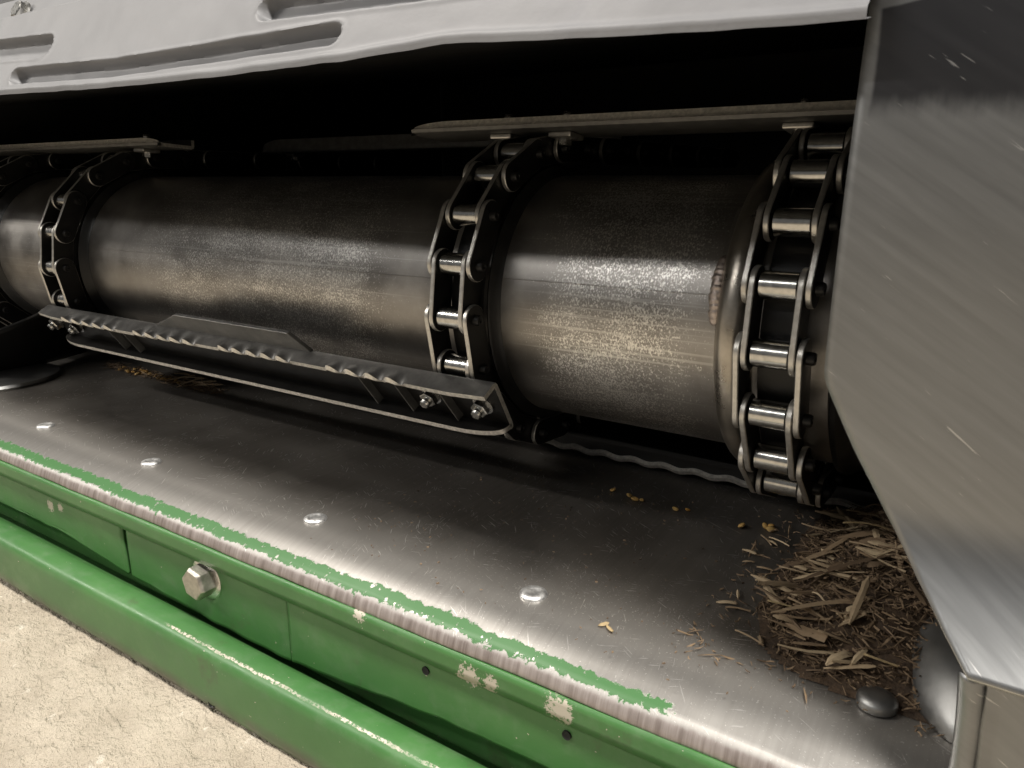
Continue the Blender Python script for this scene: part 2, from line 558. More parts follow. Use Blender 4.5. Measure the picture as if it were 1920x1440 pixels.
def hpart(name, vf, mat=M_DARK, parent=hs, smooth=False, **k):
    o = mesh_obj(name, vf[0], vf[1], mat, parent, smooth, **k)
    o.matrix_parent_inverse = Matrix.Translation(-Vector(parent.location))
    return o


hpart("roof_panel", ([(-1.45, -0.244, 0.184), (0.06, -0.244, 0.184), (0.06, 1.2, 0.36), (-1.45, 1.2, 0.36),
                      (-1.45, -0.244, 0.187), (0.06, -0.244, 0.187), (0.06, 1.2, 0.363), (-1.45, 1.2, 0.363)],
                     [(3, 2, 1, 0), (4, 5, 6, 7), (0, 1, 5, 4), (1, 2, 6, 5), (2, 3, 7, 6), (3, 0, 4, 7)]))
hpart("light_block_panel", ([(-1.45, -0.2345, 0.190), (0.06, -0.2345, 0.190), (0.06, -0.160, 0.350), (-1.45, -0.160, 0.350)], [(0, 1, 2, 3)]))  # unseen sheet added to keep lamp light from leaking behind the cover
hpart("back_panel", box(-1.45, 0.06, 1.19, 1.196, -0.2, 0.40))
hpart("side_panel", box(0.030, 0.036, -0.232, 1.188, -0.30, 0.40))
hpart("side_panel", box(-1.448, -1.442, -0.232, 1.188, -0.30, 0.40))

# ------------------------------------------------------------------ pressed top cover
cv = empty("top_cover", (-0.5, -0.27, 0.165))
tag(cv, "light grey pressed metal cover with long stamped slots above the drum", "cover")
HB = [(-1.30, 0.016), (-0.8048, 0.0078), (-0.7431, 0.0056), (-0.6525, 0.0024), (-0.5749, 0.0002), (-0.4496, -0.0011),
      (-0.3952, -0.0010), (-0.3352, -0.0003), (-0.2962, 0.0017), (-0.2641, 0.0029), (-0.2401, 0.0014), (-0.2083, -0.0014),
      (-0.1338, -0.0058), (-0.0863, -0.0075), (0.05, -0.0085)]
SLOTS = [([(-0.98, 0.0615), (-0.840, 0.0539), (-0.693, 0.0461)], 0.0100),
         ([(-0.7265, 0.0212), (-0.64, 0.0182), (-0.5749, 0.0162), (-0.459, 0.0175), (-0.3505, 0.0182)], 0.0068),
         ([(-0.4165, 0.0438), (-0.31, 0.0398), (-0.16, 0.036)], 0.0080)]
TV = Vector((0, 0.45, 0.893))
NV = Vector((0, -0.893, 0.45))


def seg_dist(px, py, pts):
    best = 1e9
    for (ax, ay), (bx, by) in zip(pts, pts[1:]):
        dx, dy = bx - ax, by - ay
        t = max(0, min(1, ((px - ax) * dx + (py - ay) * dy) / (dx * dx + dy * dy)))
        best = min(best, math.hypot(px - ax - t * dx, py - ay - t * dy))
    return best


def cover_pt(x, s, sb):
    d = 0.0
    for pts, r in SLOTS:
        q = seg_dist(x, s, pts)
        if q < r + 0.004:
            d -= 0.0085 * (1 - sstep(r - 0.0024, r + 0.0010, q))
            d += 0.0006 * math.exp(-((q - r - 0.0018) / 0.0016) ** 2)
    rim = s - sb
    d += 0.0016 * math.exp(-((rim - 0.0030) / 0.0022) ** 2)
    d += 0.0010 * noise.noise(Vector((x * 9, s * 22, 0))) + 0.0005 * noise.noise(Vector((x * 50, s * 60, 3)))
    # the sheet rolls over along its top
    top = s - 0.084
    if top > 0: d -= 0.010 * sstep(0.0, 0.006, top)
    p = Vector((0, -0.27, 0.165)) + TV * s + NV * d
    return Vector((x, p.y, p.z))


rows = [(-1, 0.010), (-0.75, 0.0055), (-0.45, 0.0022), (-0.2, 0.0006)]
NX, NS = 560, 84
V = []
for j in range(len(rows) + NS):
    for i in range(NX):
        x = -1.25 + (1.25 - 0.0630) * i / (NX - 1)
        sb = lerp_table(HB, x) + 0.0012 + 0.0004 * noise.noise(Vector((x * 40, 1, 5)))
        if j < len(rows):
            k, back = rows[j]
            p = cover_pt(x, sb, sb) + Vector((0, back, 0.12 * back)) - TV * (0.0014 * (1 - abs(k)) ** 0.5)
        else:
            t = (j - len(rows)) / (NS - 1)
            p = cover_pt(x, sb + t * (0.0925 - sb), sb)
        V.append(p)
F = [(j * NX + i, j * NX + i + 1, (j + 1) * NX + i + 1, (j + 1) * NX + i) for j in range(len(rows) + NS - 1) for i in range(NX - 1)]
hpart("cover_panel", (V, F), M_COVER, cv, True, angle=60)
V, F = grid(lambda u, v: tuple(Vector((-1.25 + 1.3 * u, -0.27, 0.165)) + TV * (0.089 + 0.10 * v) - NV * (0.0115 + 0.02 * v)), 30, 6)
V = [Vector((-1.25 + 1.18 * (i % 30) / 29, p[1], p[2])) for i, p in enumerate(V)]
hpart("upper_sheet", (V, F), M_COVER, cv, True)
bt = Vector((-0.790, -0.27, 0.165)) + TV * 0.097 - NV * 0.012
rot = NV.to_track_quat('Z', 'Y').to_euler()
vv, ff = merge(lathe_z([(0.011, 0), (0.011, 0.002), (0.0, 0.002)], 24, False), hexprism(0.0085, 0.0075))
b = mesh_obj("hex_bolt", vv, ff, M_BOLT, cv, True, 25)
b.location = bt - Vector(cv.location)
b.rotation_euler = rot

# ------------------------------------------------------------------ floor pan with rolled front edge
pan = empty("floor_pan", (-0.6, -0.2, -0.16))
tag(pan, "worn bare steel floor pan with green paint left along its front edge", "floor pan")
PROF = [(1.18, -0.160), (0.6, -0.160), (0.2, -0.160), (0.0, -0.160), (-0.10, -0.160), (-0.16, -0.160), (-0.20, -0.160), (-0.218, -0.1600),
        (-0.226, -0.1602), (-0.232, -0.1608), (-0.238, -0.1618), (-0.244, -0.1633), (-0.250, -0.1653), (-0.2545, -0.1671), (-0.2585, -0.1688), (-0.2625, -0.1705),
        (-0.2652, -0.1717), (-0.2673, -0.1735), (-0.2689, -0.1760), (-0.2700, -0.1788), (-0.2706, -0.1810), (-0.2703, -0.1824), (-0.2692, -0.1829), (-0.2680, -0.1826)]
NX = 420
V = []
for (y, z) in PROF:
    for i in range(NX):
        x = -1.44 + (1.44 + 0.004) * i / (NX - 1)
        dz = 0.0
        dy = 0.0
        if y < 0.15 and y > -0.25:
            dz = 0.0012 * noise.noise(Vector((x * 7, y * 9, 2))) * sstep(-0.26, -0.2, y)
        if y < -0.262:
            dy = 0.0011 * noise.noise(Vector((x * 16, 3, 0))) + 0.0005 * noise.noise(Vector((x * 60, 8, 0)))
            dz = 0.0008 * noise.noise(Vector((x * 13, 0, 8))) * (1 if z < -0.173 else 0.2)
        V.append((x, y + dy, z + dz))
F = [(j * NX + i, (j + 1) * NX + i, (j + 1) * NX + i + 1, j * NX + i + 1) for j in range(len(PROF) - 1) for i in range(NX - 1)]
F = [f[::-1] for f in F]
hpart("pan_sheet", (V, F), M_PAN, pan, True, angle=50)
rv = lathe_z([(0.0092, -0.001), (0.0094, 0.0006), (0.0088, 0.0018), (0.0068, 0.0027), (0.0050, 0.0029), (0.0042, 0.0024), (0.0015, 0.0023)], 32)
rv = ([(x, y, z + 0.0003 * noise.noise(Vector((x * 300, y * 300, 0)))) for x, y, z in rv[0]], rv[1])
riv0 = None
for x in (-1.11, -0.8694, -0.6694, -0.4432, -0.2381):
    loc = Vector((x, -0.2195, -0.1602)) - Vector(pan.location)
    if riv0 is None:
        riv0 = mesh_obj("rivet", rv[0], rv[1], M_RIVET, pan, True, 50)
        riv0.location = loc
    else:
        share(riv0, pan, loc, (0, 0, random.uniform(0, 6)))
dm = lathe_z([(0.0098, -0.001), (0.0100, 0.0012), (0.0098, 0.0028), (0.0086, 0.0042), (0.0050, 0.0052), (0.0012, 0.0054)], 32)
o = mesh_obj("dome_bolt", dm[0], dm[1], M_BRKT, pan, True, 60)
o.location = Vector((-0.0335, -0.2135, -0.1585)) - Vector(pan.location)
o['label'] = "dark domed bolt head beside the steel plate"

# ------------------------------------------------------------------ green sill below the pan
sill = empty("sill_beam", (-0.6, -0.277, -0.25))
tag(sill, "green painted sill of joined plates with a big hex bolt below the pan edge", "beam")


def sheet_yz(prof, x0, x1, nx, fn=None):
    V = []
    for (y, z) in prof:
        for i in range(nx):
            x = x0 + (x1 - x0) * i / (nx - 1)
            dy, dz = fn(x, y, z) if fn else (0, 0)
            V.append((x, y + dy, z + dz))
    F = [(j * nx + i, (j + 1) * nx + i, (j + 1) * nx + i + 1, j * nx + i + 1)[::-1] for j in range(len(prof) - 1) for i in range(nx - 1)]
    return V, F


fl = lambda x, y, z: (0.0006 * noise.noise(Vector((x * 12, z * 30, 1))), 0)
o = hpart("flange_strip", sheet_yz([(-0.2766, -0.1755), (-0.2766, -0.181), (-0.2768, -0.187), (-0.2768, -0.1919)], -1.44, 0.004, 160, fl), M_GREEN, sill, True)
solidify(o, 0.003)


PB = [(-0.95, -0.229), (-0.76, -0.229), (-0.645, -0.2405), (-0.52, -0.2465), (-0.44, -0.2475), (-0.36, -0.2405), (-0.30, -0.2345), (-0.245, -0.2315), (-0.10, -0.2290)]


def lowfn(x, y, z):
    d = fl(x, y, z)[0]
    if z < -0.225:
        return d, (lerp_table(PB, x) + 0.2365 + 0.0012 * noise.noise(Vector((x * 45, 0, 4)))) * sstep(-0.225, -0.2365, z)
    return d, 0.0


def dimple(x, y, z):
    q = math.hypot(x + 0.5258, z + 0.2075)
    return (0.0030 * (1 - sstep(0.014, 0.022, q)) + lowfn(x, y, z)[0], lowfn(x, y, z)[1])


def plate_prof(y, n=26):
    z0, z1 = -0.1915, -0.2365
    return [(y, -0.1780), (y, -0.1850)] + [(y, z0 + (z1 - z0) * k / (n - 1)) for k in range(n)]


for (x0, x1, y, fn_, nx) in ((-1.44, -0.6452, -0.2738, lowfn, 120), (-0.6400, -0.4248, -0.2732, dimple, 130), (-0.4236, 0.004, -0.2740, lowfn, 170)):
    o = hpart("beam_plate", sheet_yz(plate_prof(y), x0, x1, nx, fn_), M_GREEN, sill, True)
    solidify(o, 0.0024)
hpart("backing_plate", box(-1.44, 0.004, -0.2560, -0.2530, -0.30, -0.1765), M_GREEN, sill)
# big hex bolt on its washer
hb = mesh_obj("hex_bolt", *hexprism(0.0143, 0.0150, 0.16), M_HEX, sill, False)
hb.location = Vector((-0.5258, -0.2736, -0.2085)) - Vector(sill.location)
hb.rotation_euler = (R_(90), R_(12), R_(0))
bevel(hb, 0.0007, 2, 20)
ws = mesh_obj("washer", *lathe_z([(0.0185, 0), (0.0185, 0.0022), (0.0172, 0.0030), (0.010, 0.0030)], 40), M_BOLT, hb, True, 40)
ws.location = (0, 0, -0.0012)
for i, (x, z) in enumerate(((-0.2892, -0.1995), (-0.1836, -0.2005))):
    o = mesh_obj("bolt_hole", *lathe_z([(0.0030, -0.001), (0.0029, 0.0006), (0.0024, 0.0003), (0.0018, 0.0002)], 20), M_HOLE, sill, True)
    o.location = Vector((x, -0.2768, z - 0.001)) - Vector(sill.location)
    o.rotation_euler = (R_(90), 0, 0)

sill.location = Vector(sill.location) + Vector((0, 0.0076, -0.0074))

# ------------------------------------------------------------------ lower green rail
rail = empty("lower_rail", (-0.7, -0.29, -0.3))
tag(rail, "green painted lower rail with a chipped ridge just above the concrete", "rail")


def railfn(x, y, z):
    return 0.0010 * noise.noise(Vector((x * 5, 1, 9))), -0.0045 * sstep(-0.75, -0.2, x) * (1 if z < -0.256 else 0.45)


RP = [(-0.253, -0.2720), (-0.266, -0.2640), (-0.2760, -0.2545), (-0.283, -0.2498), (-0.2905, -0.2486), (-0.2955, -0.2488), (-0.2985, -0.2502), (-0.2999, -0.2525), (-0.3004, -0.256),
      (-0.3006, -0.263), (-0.3006, -0.272), (-0.3006, -0.281), (-0.3003, -0.2900), (-0.2990, -0.2950), (-0.2960, -0.2966), (-0.286, -0.2968)]
o = hpart("rail_shell", sheet_yz(RP, -1.44, 0.01, 300, railfn), M_RAIL, rail, True, angle=50)
solidify(o, 0.003)
o = mesh_obj("plug_bolt", *lathe_z([(0.0048, 0), (0.0046, 0.0018), (0.0036, 0.0026), (0.0030, 0.0018), (0.001, 0.0016)], 20), M_BLACK, rail, True)
o.location = Vector((-0.482, -0.3004, -0.2940)) - Vector(rail.location)
o.rotation_euler = (R_(90), 0, 0)

# ------------------------------------------------------------------ steel side plate on the right
sp = empty("side_plate", (0.0, -0.245, -0.09))
tag(sp, "large brushed steel plate with an angled left edge and a dark patch at the top", "metal plate")
PL = [(-0.0925, 0.0028), (-0.0914, 0.0016), (-0.0812, -0.0082), (-0.0655, -0.0214), (-0.0415, -0.0380), (-0.0147, -0.0542), (0.006, -0.0652),
      (0.0110, -0.0678), (0.0150, -0.0693), (0.0190, -0.0699), (0.0260, -0.07), (0.0649, -0.0698), (0.0983, -0.0694), (0.1299, -0.0687), (0.1501, -0.0682),
      (0.1695, -0.0676), (0.1808, -0.0673), (0.24, -0.0655)]


def plate_y(z):
    t = max(0.0, min(1.6, (-0.035 - z) / 0.075))
    return -0.245 - 0.05 * t * t


zr = [-0.0925 + 0.3325 * k / 179 for k in range(180)]
V, F = [], []
NXP = 60
for z in zr:
    xl = lerp_table(PL, z)
    for i in range(NXP):
        t = i / (NXP - 1)
        x = xl + (0.17 - xl) * t
        V.append((x, plate_y(z) + 0.0012 * noise.noise(Vector((x * 11, z * 11, 4))) * sstep(0, 0.1, t), z))
for j in range(len(zr) - 1):
    for i in range(NXP - 1):
        F.append((j * NXP + i, j * NXP + i + 1, (j + 1) * NXP + i + 1, (j + 1) * NXP + i))
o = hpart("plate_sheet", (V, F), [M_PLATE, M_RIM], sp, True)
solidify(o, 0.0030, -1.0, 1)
# folded strip and recessed lower panel beneath the plate
def strip(u, v):
    z = -0.0945 - 0.12 * v
    x0 = 0.0006 + 0.0035 * v + 0.0012 * math.sin(v * 5)
    wdt = 0.0066 - 0.001 * v
    return (x0 + wdt * u, -0.263 - 0.0026 * math.sin(math.pi * u) + 0.010 * v + 0.003 * sstep(0.25, 0.0, v) * -1, z)


V, F = grid(strip, 10, 40)
o = hpart("folded_strip", (V, F), M_PLATE, sp, True)
solidify(o, 0.002)
V, F = grid(lambda u, v: (0.0072 + 0.006 * v + 0.15 * u, -0.2610 + 0.012 * v - 0.003 * math.exp(-((u * 0.15 - 0.002) / 0.003) ** 2), -0.0950 - 0.12 * v), 60, 24)
o = hpart("lower_panel", (V, F), M_PLATE, sp, True)
solidify(o, 0.002)

# ------------------------------------------------------------------ bent bracket at the floor's right end
bk = empty("corner_bracket", (-0.01, -0.2, -0.16))
tag(bk, "shiny bent bracket between the floor pan and the steel plate", "bracket")


def brk(u, v):
    a = math.pi * (0.02 + 0.72 * u)
    r = math.sin(math.pi * min(1.0, 0.002 + 0.60 * v)) ** 0.6
    return (0.008 - 0.040 * r * math.cos(a), -0.226 + 0.085 * v, -0.1600 + 0.036 * r * math.sin(a))


V, F = grid(brk, 30, 30)
o = hpart("bent_sheet", (V, F), M_BRKT, bk, True)
solidify(o, 0.002)
V, F = box(-0.0185, 0.003, -0.2345, -0.2325, -0.1990, -0.1640)
o = hpart("gap_shade", (V, F), M_BLACK, bk)  # black strip standing for the shade in the gap right of the pan

# ------------------------------------------------------------------ left floor bracket
lb = empty("floor_bracket", (-1.13, -0.15, -0.16))
tag(lb, "dark floor bracket with a rounded foot at the left end of the pan", "bracket")
vv, ff = lathe_z([(0.075, -0.0005), (0.077, 0.003), (0.075, 0.0065), (0.06, 0.0075)], 40)
o = mesh_obj("foot", vv, ff, M_BRKT, lb, True)
o.location = (-0.005, -0.005, 0)
V, F = grid(lambda u, v: (-0.050 + 0.030 * v + 0.03 * math.sin(u * 3.14), -0.06 + 0.20 * u, 0.006 + 0.10 * v * (0.4 + 0.6 * u)), 24, 12)
o = mesh_obj("upright_web", V, F, M_BLACK, lb, True)
solidify(o, 0.006)
vv, ff = merge(lathe_z([(0.011, 0), (0.011, 0.003), (0.0, 0.003)], 20, False), hexprism(0.009, 0.008))
o = mesh_obj("hex_bolt", vv, ff, M_BLACK, lb, True, 25)
o.location = (0.0, -0.03, 0.05)
o.rotation_euler = (R_(70), 0, R_(40))

# ------------------------------------------------------------------ drum
dr = empty("feeder_drum", (-0.6, 0, 0))
tag(dr, "dark steel feeder drum worn to bright flecks between the chains", "drum")
Rd = 0.104
xs_ = [-1.44 + 1.47 * i / 60 for i in range(61)]
o = hpart("drum_tube", lathe_x([(x, Rd) for x in xs_], 180), M_DRUM, dr, True)
# raised longitudinal seam
for (x0, x1, a) in ((-0.945, -0.402, 11.6), (-0.343, -0.172, 14.6)):
    V, F = [], []
    n = 60
    for i in range(n):
        x = x0 + (x1 - x0) * i / (n - 1)
        for da, rr in ((-0.35, Rd - 0.0002), (-0.1, Rd + 0.00045), (0.1, Rd + 0.00045), (0.3, Rd - 0.0002)):
            q = R_(a + da + 0.25 * noise.noise(Vector((x * 20, 0, 0))))
            V.append((x, -rr * math.cos(q), rr * math.sin(q)))
    F = [(i * 4 + k, i * 4 + k + 1, (i + 1) * 4 + k + 1, (i + 1) * 4 + k) for i in range(n - 1) for k in range(3)]
    hpart("weld_seam", (V, F), M_DRUM, dr, True)
CHX = {'a': -1.2340, 'b': -0.9859, 'c': -0.3723, 'd': -0.1244}
# chain wheels and black guard discs on the drum
for k, x in CHX.items():
    hpart("chain_wheel", lathe_x([(x - 0.0124, 0.1038), (x - 0.0124, 0.1130), (x - 0.0115, 0.1150), (x + 0.0115, 0.1150), (x + 0.0124, 0.1130), (x + 0.0124, 0.1038)], 96), M_BLACK, dr, True)
for x, wd, rr in ((-0.3500, 0.0030, 0.1120), (-0.9615, 0.004, 0.1120), (-1.2020, 0.006, 0.1125), (-0.0890, 0.006, 0.1110)):
    hpart("guard_disc", lathe_x([(x - wd, 0.1038), (x - wd * 0.6, rr - 0.001), (x, rr), (x + wd * 0.5, rr - 0.0015), (x + wd * 1.2, 0.1060), (x + wd * 2.2, 0.1041)], 120), M_BLACK, dr, True)
# bulged guard ring beside the right chain
prof = [(-0.1560 + 0.0125 * math.cos(t), 0.1030 + 0.0150 * math.sin(t)) for t in [math.pi * k / 14 for k in range(15)]]
o = hpart("guard_ring", lathe_x(prof, 160), M_RING, dr, True)
# collar end welded over the ring
col_prof = [(-0.1715, 0.1038), (-0.1712, 0.1062), (-0.1670, 0.1090), (-0.156, 0.1178), (-0.152, 0.1038)]
V, F = lathe_x(col_prof, 40, 4, 50)
m_ = len(col_prof)
F += [tuple(range(m_)), tuple(40 * m_ + k for k in range(m_))[::-1]]
hpart("ring_collar", (V, F), M_DRUM, dr, True, angle=30)
V, F = [], []
n, m_ = 60, 9
for i in range(n):
    a = R_(4 + 25 * i / (n - 1))
    ca = max(0.15, math.sin(math.pi * min(1, max(0.0, (i + 1.5) / (n + 2)))) ** 0.3)
    rip = 0.0002 * math.sin(i * 1.3) + 0.0007 * noise.noise(Vector((i * 0.37, 0, 0)))
    for k in range(m_):
        t = math.pi * k / (m_ - 1)
        x = -0.1690 - 0.0062 * ca * math.cos(t) + 0.0009 * noise.noise(Vector((i * 0.4, k * 0.4, 0)))
        r = 0.1046 + (0.0078 + rip) * ca * math.sin(t)
        V.append((x, -r * math.cos(a), r * math.sin(a)))
F = [(i * m_ + k, i * m_ + k + 1, (i + 1) * m_ + k + 1, (i + 1) * m_ + k) for i in range(n - 1) for k in range(m_ - 1)]
hpart("weld_bead", (V, F), M_WELD, dr, True, angle=70)

# ------------------------------------------------------------------ roller chains
RC = 0.12677
STEP = 18.865
PITCH = 0.04155


def path(a):
    """roller position for a chain parameter in degrees (round the front, then straight back)."""
    if a > 90: return Vector((0, RC * R_(a - 90), RC))
    if a < -90: return Vector((0, RC * R_(-90 - a), -RC))
    return Vector((0, -RC * math.cos(R_(a)), RC * math.sin(R_(a))))


def link_mesh(name, th, hh=0.0122):
    """obround plate in the YZ plane, two pin centres PITCH apart, waisted in the middle."""
    out = []
    n = 11
    for k in range(n):
        t = -math.pi / 2 + math.pi * k / (n - 1)
        out.append((PITCH / 2 + hh * math.cos(t), hh * math.sin(t)))
    for q in (0.4, 0.0, -0.4):
        out.append((PITCH / 2 * q, hh * 0.985))
    for k in range(n):
        t = math.pi / 2 + math.pi * k / (n - 1)
        out.append((-PITCH / 2 + hh * math.cos(t), hh * math.sin(t)))
    for q in (-0.4, 0.0, 0.4):
        out.append((PITCH / 2 * q, -hh * 0.985))
    m = len(out)
    bv = 0.0006
    cx = lambda p, s: (p[0] * (1 - s / PITCH), p[1] * (1 - s / hh))
    rings = [(-th / 2, bv), (-th / 2 + bv, 0), (th / 2 - bv, 0), (th / 2, bv)]
    V = [(x, *cx(p, s)) for x, s in rings for p in out]
    F = [(r * m + k, r * m + (k + 1) % m, (r + 1) * m + (k + 1) % m, (r + 1) * m + k) for r in range(3) for k in range(m)]
    mi = [1 if r == 1 else 1 for r in range(3) for k in range(m)]
    F += [tuple(range(m))[::-1], tuple(3 * m + k for k in range(m))]
    mi += [0, 0]
    return V, F, mi


def make_chain(key, a0, kmin, kmax, label, first):
    x = CHX[key]
    root = empty("roller_chain", (x, 0, 0))
    tag(root, label, "chain", "roller chains round the drum")
    ang = {k: a0 + STEP * k for k in range(kmin, kmax + 1)}
    for k, a in ang.items():
        p = path(a)
        rr = share(first['roller'], root, p, (R_(-a), 0, 0)) if first.get('roller') else None
        if rr is None:
            prof = [(-0.0116, 0.0040), (-0.0116, 0.0084), (-0.0110, 0.0090), (0.0110, 0.0090), (0.0116, 0.0084), (0.0116, 0.0040)]
            first['roller'] = rr = mesh_obj("roller", *lathe_x(prof, 28), M_ROLL, root, True, 30)
            rr.location = p
        if first.get('pin'):
            share(first['pin'], root, p, (R_(-a + 17 * k), 0, 0))
        else:
            prof = [(-0.0232, 0.0001), (-0.0232, 0.0030), (-0.0226, 0.0042), (0.0245, 0.0042), (0.0258, 0.0036), (0.0260, 0.0018), (0.0250, 0.0014), (0.0250, 0.0001)]
            pn = first['pin'] = mesh_obj("pin", *lathe_x(prof, 16), M_BLACK, root, True, 40)
            pn.location = p
    for k in range(kmin, kmax):
        p0, p1 = path(ang[k]), path(ang[k + 1])
        mid = (p0 + p1) / 2
        d = p1 - p0
        rx = math.atan2(d.z, d.y)
        outer = (k % 2 == 0)
        for s in (-1, 1):
            xo = s * (0.0190 if outer else 0.0144)
            loc = Vector((xo, mid.y, mid.z))
            if first.get('link'):
                share(first['link'], root, loc, (rx, 0, 0))
            else:
                v, f, mi = link_mesh("link_plate", 0.0039)
                l = first['link'] = mesh_obj("link_plate", v, f, [M_BLACK, M_RIM], root, True, 30, mi)
                l.location = loc
                l.rotation_euler = (rx, 0, 0)
    return root


cache = {}
# roller number 0 of every chain sits near 55 degrees, the next ones follow downwards and upwards
make_chain('d', 55.3, -11, 9, "roller chain in front of the rounded guard ring, nearest the steel plate", cache)
make_chain('c', 54.5, -11, 13, "roller chain in the middle of the drum where the slat with wavy edge ends", cache)
make_chain('b', 55.4, -11, 13, "roller chain at the left end of the slat with the wavy edge", cache)
make_chain('a', 55.0, -11, 11, "leftmost roller chain, cut off by the left picture border", cache)


# ------------------------------------------------------------------ conveyor slats
def teeth(x, groups):
    for g0, g1, n in groups:
        if g0 <= x <= g1:
            return (math.sin((x - g0) / (g1 - g0) * n * 2 * math.pi) + 0.2) * min(1, (x - g0) / 0.003, (g1 - x) / 0.003)
    return 0.0


def make_slat(label, pos, rotx, x0, x1, groups, tab, low=0.020, upl=0.0200, bolts=(), shade_strips=(), wave_low=False, worn=False):
    """channel of bent sheet: local Y runs along the chain (upwards in front), local Z points outwards."""
    root = empty("conveyor_slat", ((x0 + x1) / 2, pos[0], pos[1]), (rotx, 0, 0))
    tag(root, label, "slat", "cross slats bolted to the chains")
    L = x1 - x0
    T = 0.0042
    yb, yt = -0.0250, 0.0255

    def prof(x):
        """list of (y, z) outer line then inner line, from lower lip to upper lip."""
        e0, e1 = (x - x0), (x1 - x)
        e = min(e0, e1)
        ll = low * (0.45 + 0.55 * math.sqrt(max(0, 1 - (1 - min(1, e / 0.045)) ** 2)))
        ul = upl * (0.88 + 0.12 * min(1, e / 0.035))
        wv = teeth(x, groups)
        wl = flare = 0.0
        if wave_low: ul += math.sin(x * 2 * math.pi / 0.0305) * 0.0014
        flare = 0.0032 if wave_low else 0.0
        bow = 0.0012 * math.sin((x - x0) / L * 7)
        A = [(yb + 0.003 + wl, ll), (yb + 0.0022 + wl * 0.6, ll * 0.72), (yb + 0.001, ll * 0.45), (yb + 0.0002, 0.004), (yb + 0.001, 0.0012), (yb + 0.004, 0.0),
             (0.0, 0.0), (yt - 0.004, 0.0), (yt - 0.001, 0.0012), (yt, 0.004)]
        A += [(yt, ul * 0.4), (yt + wv * 0.0005, ul * 0.66 + bow * 0.3), (yt + wv * 0.0019, ul * 0.86 + bow * 0.7), (yt + wv * 0.0034 + flare, ul + bow + wv * 0.0004)]
        return A

    n = max(40, int(L / 0.0016))
    V, F, mi = [], [], []
    m = None
    for i in range(n):
        x = x0 + L * i / (n - 1)
        A = prof(x)
        m = len(A)
        for j, (y, z) in enumerate(A):
            V.append((x - (x0 + x1) / 2, y, z))
        for j, (y, z) in enumerate(A):
            # inner offset (towards the channel's inside)
            a, b = A[max(0, j - 1)], A[min(m - 1, j + 1)]
            dy, dz = b[0] - a[0], b[1] - a[1]
            q = math.hypot(dy, dz)
            V.append((x - (x0 + x1) / 2, y - dz / q * T, z + dy / q * T))
    W = 2 * m
    for i in range(n - 1):
        for j in range(m - 1):
            a, b = i * W + j, (i + 1) * W + j
            F.append((a, a + 1, b + 1, b)); mi.append(2 if wave_low and j <= m - 3 else 1 if (worn and j < 3) or (wave_low and j > m - 3) else 0)
            a += m; b += m
            F.append((a, b, b + 1, a + 1)); mi.append(2)
        for j in (0, m - 1):
            a, b = i * W + j, (i + 1) * W + j
            q = (a, b, b + m, a + m) if j == 0 else (a, a + m, b + m, b)
            F.append(q); mi.append(1)
    for i in (0, n - 1):
        for j in range(m - 1):
            a = i * W + j
            F.append((a, a + m, a + m + 1, a + 1) if i == 0 else (a, a + 1, a + m + 1, a + m)); mi.append(1)
    o = mesh_obj("slat_channel", V, F, [M_SLAT, M_SLATEDGE, M_BLACK], root, True, 35, mi)
    cx = (x0 + x1) / 2
    if tab:
        t0, t1, t2, t3 = tab
        out = [(t0 - cx, yt - 0.001), (t3 - cx, yt - 0.001), (t2 - cx, yt + 0.0225), (t1 - cx, yt + 0.0225)]
        V = [(x, y, z + (0.003 if y > yt else 0)) for z in (0.0, 0.004) for x, y in out]
        F = [(3, 2, 1, 0), (4, 5, 6, 7)] + [(k, (k + 1) % 4, 4 + (k + 1) % 4, 4 + k) for k in range(4)]
        o = mesh_obj("stiffener_tab", V, F, M_SLAT, root, False)
        bevel(o, 0.0006)
    for i, x in enumerate(shade_strips):  # thin slanted strips stand for shadow edges cast by the flange teeth
        V, F = box(x - cx - 0.0006, x - cx + 0.0006, yb + 0.0065, yt - 0.0065, T - 0.0005, T + 0.0075)
        V = [(a + (0.010 * (b - 0.0) / 0.04 * -1), b, c if b < 0 else c) for a, b, c in V]
        mesh_obj("shade_strip", V, F, M_SLAT, root, False)
    for i, x in enumerate(bolts):
        vv, ff = merge(lathe_z([(0.0094, 0), (0.0094, 0.0016), (0.0, 0.0016)], 24, False),
                       ([(a, b, c + 0.0016) for a, b, c in hexprism(0.0078, 0.0068)[0]], hexprism(0.0078, 0.0068)[1]))
        nt = mesh_obj("flange_nut", vv, ff, M_BOLT, root, True, 25)
        nt.location = (x - cx, 0.0, T)
        nt.rotation_euler = (0, 0, random.uniform(0, 1))
        sh = mesh_obj("bolt_shank", *lathe_z([(0.0042, 0.0), (0.0042, 0.0040), (0.0045, 0.0044), (0.0042, 0.0049), (0.0045, 0.0053), (0.0042, 0.0058), (0.0036, 0.0066)], 18), M_BOLT, nt, True, 25)
        sh.location = (0, 0, 0.0070)
    # link tabs with a square nut below, on both sides of each chain the slat is bolted to
    for i, x in enumerate(bolts):
        V, F = box(x - cx - 0.011, x - cx + 0.011, -0.012, 0.012, -0.0045, -0.0003)
        o = mesh_obj("link_tab", V, F, [M_RIM], root, False)
        bevel(o, 0.0012)
        o = mesh_obj("bolt_head", *hexprism(0.0062, 0.0065), M_BOLT, root, True, 25)
        o.location = (x - cx, 0.0, -0.0045)
        o.rotation_euler = (R_(180), 0, 0)
    return root


def on_chain(a):
    """slat pose for the link whose middle is at chain angle a (degrees)."""
    if a > 90: return (RC * R_(a - 90), 0.1385), 0.0
    return (-0.1385 * math.cos(R_(a)), 0.1385 * math.sin(R_(a))), R_(90 - a)


